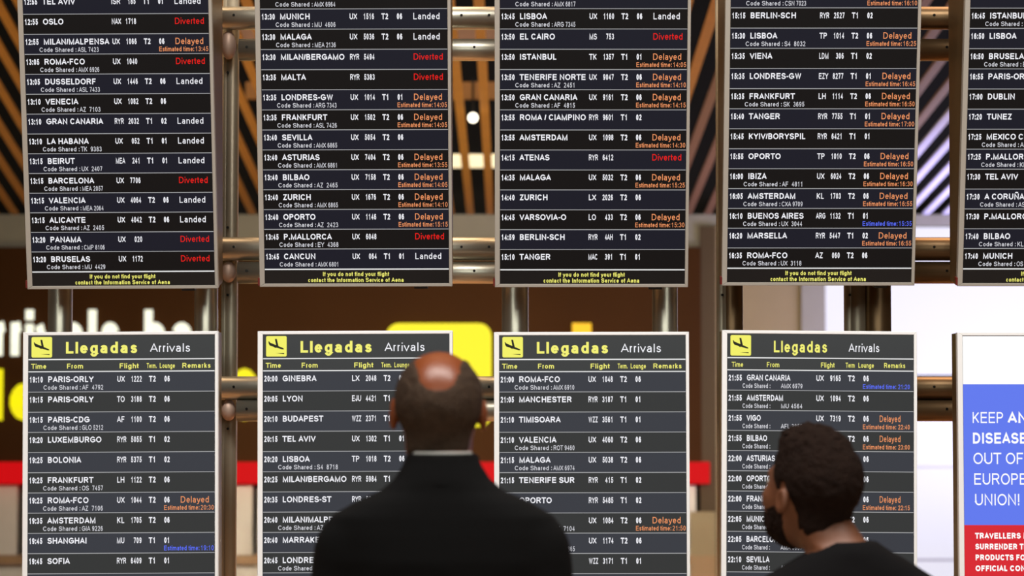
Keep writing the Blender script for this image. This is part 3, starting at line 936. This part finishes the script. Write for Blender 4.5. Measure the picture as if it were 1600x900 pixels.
def person(label, X0, Y0, head_at, head_rot, prof, skin, top_m, hair_m, trousers, arms, kind, beard=False):
    """figure standing at (X0, Y0); head_at = head centre relative to the feet; prof = clothed torso"""
    H = 5e-3
    root = empty('person', (X0, Y0, 0)); tag(root, label, 'person')
    hm = Matrix.Translation(head_at) @ head_rot
    shz = prof[-4][0]
    # body
    s = SDF((-.34, -.22, -.0), (.34, .36, head_at[2] + .15), H)
    s.M = hm; head_prims(s, ear=0. if kind == 'bald' else .016)
    s.M = Matrix.Identity(4)
    nb = hm @ Vector((0, -.028, -.045)); ntop = Vector((0, -.03, prof[-1][0] - .06)) + Vector((arms['cx'], 0, 0))
    s.cone(tuple(nb), tuple(ntop), .054, .058, .018)
    s.loft([(a, b - .016, c - .014, d) for a, b, c, d in prof if a < prof[-1][0] - .01], .03, cx=arms['cx'])
    A_ = arms
    for e in (-1, 1):
        S0 = (A_['cx'] + e * A_['sx'], A_['sy'], A_['sz']); E0 = A_['elbow'](e); W0 = A_['wrist'](e)
        s.cone(S0, E0, .042, .034, .03); s.cone(E0, W0, .035, .024, .015)
        # hand: palm, four unequal bent fingers, thumb
        d = (Vector(W0) - Vector(E0)).normalized()
        side = Vector((e, 0, 0)); side = (side - d * side.dot(d)).normalized(); fwd = d.cross(side) * e
        if fwd.y < 0: fwd = -fwd
        Wv = Vector(W0)
        for q in range(4):
            o_ = fwd * (.027 - .018 * q)
            s.cone(tuple(Wv + fwd * (.012 - .008 * q) + d * .01), tuple(Wv + o_ + d * .085), .014, .0125, .008)
        for q, ln in enumerate((.036, .041, .038, .030)):
            o_ = fwd * (.027 - .0185 * q)
            p0 = Wv + o_ + d * .088; p1 = p0 + d * ln - side * .008; p2 = p1 + d * ln * .6 - side * .018; p3 = p2 + d * ln * .4 - side * .016
            s.cone(tuple(p0), tuple(p1), .0092, .0088, .003); s.cone(tuple(p1), tuple(p2), .0088, .008, .001); s.cone(tuple(p2), tuple(p3), .008, .0072, .001)
        t0 = Wv + fwd * .02 + d * .03; t1 = t0 + fwd * .03 + d * .03 - side * .008; t2 = t1 + fwd * .008 + d * .032 - side * .008
        s.cone(tuple(t0), tuple(t1), .0125, .0105, .006); s.cone(tuple(t1), tuple(t2), .0105, .0085, .001)
        hip = (e * .085, 0, .92); kn = (e * .10, .01, .50); an = (e * .11, -.02, .09)
        s.cone(hip, kn, .078, .052, .04); s.cone(kn, an, .053, .036, .01)
        s.cone(an, (e * .12, .12, .04), .034, .03, .02)
    b = s.build('body', skin, root)
    for e in (-1, 1):
        mb = MB(); n = 14; vs = []; fs = []
        for i in range(9):
            t = math.pi * i / 8
            for j in range(n):
                u = 2 * math.pi * j / n
                vs.append((.0115 * math.sin(t) * math.cos(u), .0115 * math.cos(t), .0115 * math.sin(t) * math.sin(u)))
        mi = []
        for i in range(8):
            for j in range(n): fs.append((i * n + j, i * n + (j + 1) % n, (i + 1) * n + (j + 1) % n, (i + 1) * n + j)); mi.append(2 if i == 0 else (1 if i == 1 else 0))
        mb.v = vs; mb.f = fs; mb.m = mi
        eo = mb.build('eye', [PM['eye'], PM['iris'], PM['pupil']], root, True)
        eo.matrix_local = hm @ Matrix.Translation((e * .031, .0835, .003))
    # hair
    s = SDF((-.22, -.22, head_at[2] - .18), (.22, .26, head_at[2] + .17), 4e-3)
    s.M = hm; s.V[:] = .5
    if kind == 'bald':
        s.ell((0, -.010, .033), (.0815, .103, .089), 0)
    else:
        s.ell((0, -.010, .036), (.0815, .104, .0915), 0)
        s.ell((0, .02, .10), (.060, .065, .034), .03)
    s.ell((0, -.045, -.045), (.058, .052, .05), .02)
    sl, x, y, z = s.win([(-.13, -.15, -.15), (.13, .15, .17)], .05)
    if kind == 'bald':
        L = np.interp(y, [-.13, -.06, -.035, -.018, .0, .012, .02, .035, .05, .06], [-.082, -.078, -.05, -.004, .034, .036, -.02, .0, .05, .2])
    else:
        L = np.interp(y, [-.13, -.06, -.03, -.018, .0, .012, .018, .035, .05, .075, .11], [-.086, -.078, -.045, -.002, .038, .038, -.025, -.015, .045, .075, .085])
    if kind != 'bald': L = np.where((y > -.04) & (y < .016), L - .014, L)
    rg = np.random.default_rng(3); q = rg.normal(0, 1, x.shape).astype(np.float32)
    for ax in range(3): q = (q + np.roll(q, 1, ax) + np.roll(q, -1, ax)) / 1.9
    nz = .0011 * q
    if kind == 'bald': nz = nz * .6
    if kind != 'bald': nz = nz * (1.0 + 1.6 * np.clip((z - .06) / .06, 0, 1))
    V = s.V[sl] + nz.astype(np.float32)
    s.V[sl] = np.maximum(V, ((L - z) * .7).astype(np.float32))
    if kind == 'bald':
        s.cone((0, -.088, .098), (0, .13, .125), .034, .046, .012, 'd')
        s.V[sl] += (.0011 * q * np.clip((z - .05) / .05, 0, 1)).astype(np.float32)
    s.build('hair', hair_m, root, 1)
    if beard:
        s = SDF((-.22, -.22, head_at[2] - .18), (.22, .26, head_at[2] + .1), 4e-3)
        s.M = hm
        s.ell((0, .028, -.026), (.0665, .074, .0885), 0); s.ell((0, .036, -.074), (.0555, .053, .040), .03); s.ell((0, .070, -.093), (.024, .023, .020), .025)
        sl, x, y, z = s.win([(-.12, -.1, -.17), (.12, .14, .05)], .03)
        top = np.interp(y, [-.1, .0, .012, .03, .06, .08, .11], [-.2, -.15, .02, -.02, -.045, -.045, -.042])
        nz = .0016 * np.random.default_rng(5).normal(0, 1, x.shape)
        s.V[sl] = np.maximum(s.V[sl] + nz.astype(np.float32), ((z - top) * .7).astype(np.float32))
        s.ell((0, .108, -.0615), (.024, .025, .009), .004, 'd')
        s.build('beard', hair_m, root, 1)
    # top garment
    s = SDF((-.36, -.24, .74), (.36, .30, prof[-1][0] + .03), H)
    s.loft(prof, .02, cx=A_['cx'])
    for e in (-1, 1):
        S0 = (A_['cx'] + e * A_['sx'], A_['sy'], A_['sz']); E0 = A_['elbow'](e); W0 = A_['wrist'](e)
        s.cone(S0, E0, A_['r'][0], A_['r'][1], .035); s.cone(E0, W0, A_['r'][1], A_['r'][2], .02)
    # faint folds
    sl, x, y, z = s.win([(-.3, -.15, .8), (.3, .2, 1.5)], .03)
    s.V[sl] += (.0022 * np.sin(z * 95 + 22 * np.abs(x) + 2 * np.sin(x * 30)) * np.clip((1.38 - z) / .2, 0, 1)).astype(np.float32)
    # neck opening
    s.cone((nb.x * .5 + ntop.x * .5, -.03 + A_.get('ny', 0), prof[-1][0] - .05), (nb.x * .5 + ntop.x * .5, .0 + A_.get('ny', 0), prof[-1][0] + .06), A_['neck'], A_['neck'] + .004, .004, 'd')
    s.build(A_['garment'], top_m, root, 1)
    # trousers, belt and shoes
    s = SDF((-.26, -.2, .05), (.26, .2, 1.02), 8e-3)
    s.loft([(.84, .165, .115, 0), (.92, .17, .12, 0), (1.0, .155, .11, 0)], .03)
    for e in (-1, 1):
        s.cone((e * .085, 0, .90), (e * .10, .01, .50), .092, .07, .03); s.cone((e * .10, .01, .50), (e * .11, -.02, .10), .07, .058, .02)
    s.build('trousers', trousers, root, 1)
    for e in (-1, 1):
        s = SDF((e * .12 - .09, -.12, -.02), (e * .12 + .09, .25, .16), 5e-3)
        s.cone((e * .11, -.045, .045), (e * .125, .16, .035), .042, .04, .02); s.ell((e * .11, -.02, .08), (.042, .05, .05), .03)
        sl, x, y, z = s.win([(e * .12 - .08, -.1, -.02), (e * .12 + .08, .24, .15)], .02)
        s.V[sl] = np.maximum(s.V[sl], (.004 - z).astype(np.float32))
        sh = s.build('shoe', PM['shoe'], root)
        mb = MB(); rounded(mb, -.045, -.055 - .045, .045, .2, .044, 0, n=5, th=.012)
        so = mb.build('sole', PM['sole'], sh); so.rotation_euler = (-math.pi / 2, 0, 0); so.location = (e * .118, .005, .0); so.scale = (1, -1, 1)
        so.rotation_euler = (math.pi / 2, 0, 0); so.scale = (1, 1, 1); so.location = (e * .118, .005, .012)
    return root, hm

PM = dict(
    skin1=mat('ruddy_skin', (120, 58, 24), .38, noise=.12, nscale=14, bump=.08, bscale=160),
    skin2=mat('tan_skin', (108, 64, 40), .55, noise=.1, nscale=14, bump=.08, bscale=160),
    hair1=mat('grey_brown_hair', (66, 50, 38), .8, spec=.15, noise=.5, nscale=70, bump=.8, bscale=260),
    hair2=mat('dark_brown_hair', (30, 16, 9), .8, spec=.12, noise=.4, nscale=70, bump=.9, bscale=240),
    coat=mat('black_wool', (5, 4, 4), .9, noise=.2, nscale=60, bump=.1, bscale=400, spec=.15),
    shirt=mat('black_jersey', (7, 5, 6), .9, noise=.2, nscale=50, bump=.1, bscale=300, spec=.15),
    white=mat('white_shirt_cotton', (190, 184, 176), .7),
    trousers=mat('dark_trousers', (22, 22, 26), .8), shoe=mat('black_leather', (18, 16, 15), .35), sole=mat('rubber_sole', (12, 12, 12), .8),
    eye=mat('eye_white', (225, 220, 212), .2), iris=mat('brown_iris', (80, 50, 28), .2), pupil=mat('pupil', (6, 6, 6), .1),
)
# --- man in black coat, seen from behind
S1 = 850.0; D1 = F / S1
top1 = W(685, 548, D1)
X1 = top1.x; zt1 = top1.z
hz1 = zt1 - .121
prof1 = [(.80, .205, .135, 0), (.95, .20, .13, 0), (1.10, .19, .12, 0), (zt1 - .45, .205, .13, 0), (zt1 - .38, .212, .128, -.005), (zt1 - .335, .208, .118, -.01),
         (zt1 - .30, .197, .108, -.015), (zt1 - .275, .158, .098, -.02), (zt1 - .255, .112, .088, -.025), (zt1 - .235, .088, .080, -.03), (zt1 - .20, .066, .070, -.03), (zt1 - .188, .062, .068, -.03)]
arms1 = dict(cx=0.008, sx=.170, sy=-.012, sz=zt1 - .372, r=(.060, .056, .046), garment='coat', neck=.0545, ny=0,
             elbow=lambda e: (.008 + e * .212, -.03, zt1 - .63), wrist=lambda e: (e * .20, .09, zt1 - .84))
r1, hm1 = person('grey-haired balding man in a black coat seen from behind, facing the screens', X1, D1, Vector((0, .02, hz1)),
       Matrix.Rotation(R(9), 4, 'X') @ Matrix.Rotation(R(1), 4, 'Y'), prof1, PM['skin1'], PM['coat'], PM['hair1'], PM['trousers'], arms1, 'bald')
# shirt collar and turned coat collar
def collar(name, m, root, c, rx, ry, z0, z1, th, back_only=False, flare=0.):
    mb = MB(); n = 40; vs = []; fs = []
    for i in range(n):
        t = 2 * math.pi * i / n
        fr = max(0, math.sin(t))                       # front
        zz0 = z0 - .03 * fr; zz1 = z1 - .045 * fr
        for (rr, z) in ((0, zz1), (th, zz1), (th + flare, zz0), (flare, zz0)):
            vs.append((c[0] + (rx + rr) * math.cos(t), c[1] + (ry + rr) * math.sin(t), z))
    for i in range(n):
        j = (i + 1) % n
        for k in range(4): fs.append((i * 4 + k, j * 4 + k, j * 4 + (k + 1) % 4, i * 4 + (k + 1) % 4))
    mb.add(vs, fs); o = mb.build(name, m, root, True)
    bv = o.modifiers.new('bevel', 'BEVEL'); bv.width = .002; bv.segments = 2
    return o
collar('shirt_collar', PM['white'], r1, (.006, -.022), .054, .054, zt1 - .235, zt1 - .184, .003)
collar('coat_collar', PM['coat'], r1, (.008, -.026), .058, .060, zt1 - .245, zt1 - .190, .007, flare=.020)
# --- dark-haired bearded man in black, head turned to the left
S2 = 785.0; D2 = F / S2
top2 = W(1275, 671, D2)
tc2 = W(1326, 850, D2)
zt2 = top2.z; X2 = tc2.x
hx2 = W(1271, 750, D2).x - X2
prof2 = [(.78, .20, .13, 0), (.92, .19, .125, 0), (1.06, .185, .12, 0), (zt2 - .42, .20, .125, 0), (zt2 - .37, .205, .12, -.005), (zt2 - .325, .195, .115, -.01),
         (zt2 - .29, .165, .105, -.015), (zt2 - .268, .130, .095, -.02), (zt2 - .250, .100, .085, -.025), (zt2 - .238, .078, .076, -.03), (zt2 - .226, .060, .068, -.03), (zt2 - .219, .050, .060, -.03)]
arms2 = dict(cx=0., sx=.172, sy=-.012, sz=zt2 - .375, r=(.056, .050, .038), garment='sweater', neck=.052, ny=.0,
             elbow=lambda e: (e * .215, -.03, zt2 - .62), wrist=lambda e: (e * .19, .09, zt2 - .80))
r2, hm2 = person('dark-haired bearded man in a black sweater with his head turned to the left', X2, D2, Vector((hx2, .03, zt2 - .128)),
       Matrix.Rotation(R(36), 4, 'Z') @ Matrix.Rotation(R(13), 4, 'X'), prof2, PM['skin2'], PM['shirt'], PM['hair2'], PM['trousers'], arms2, 'short', beard=True)
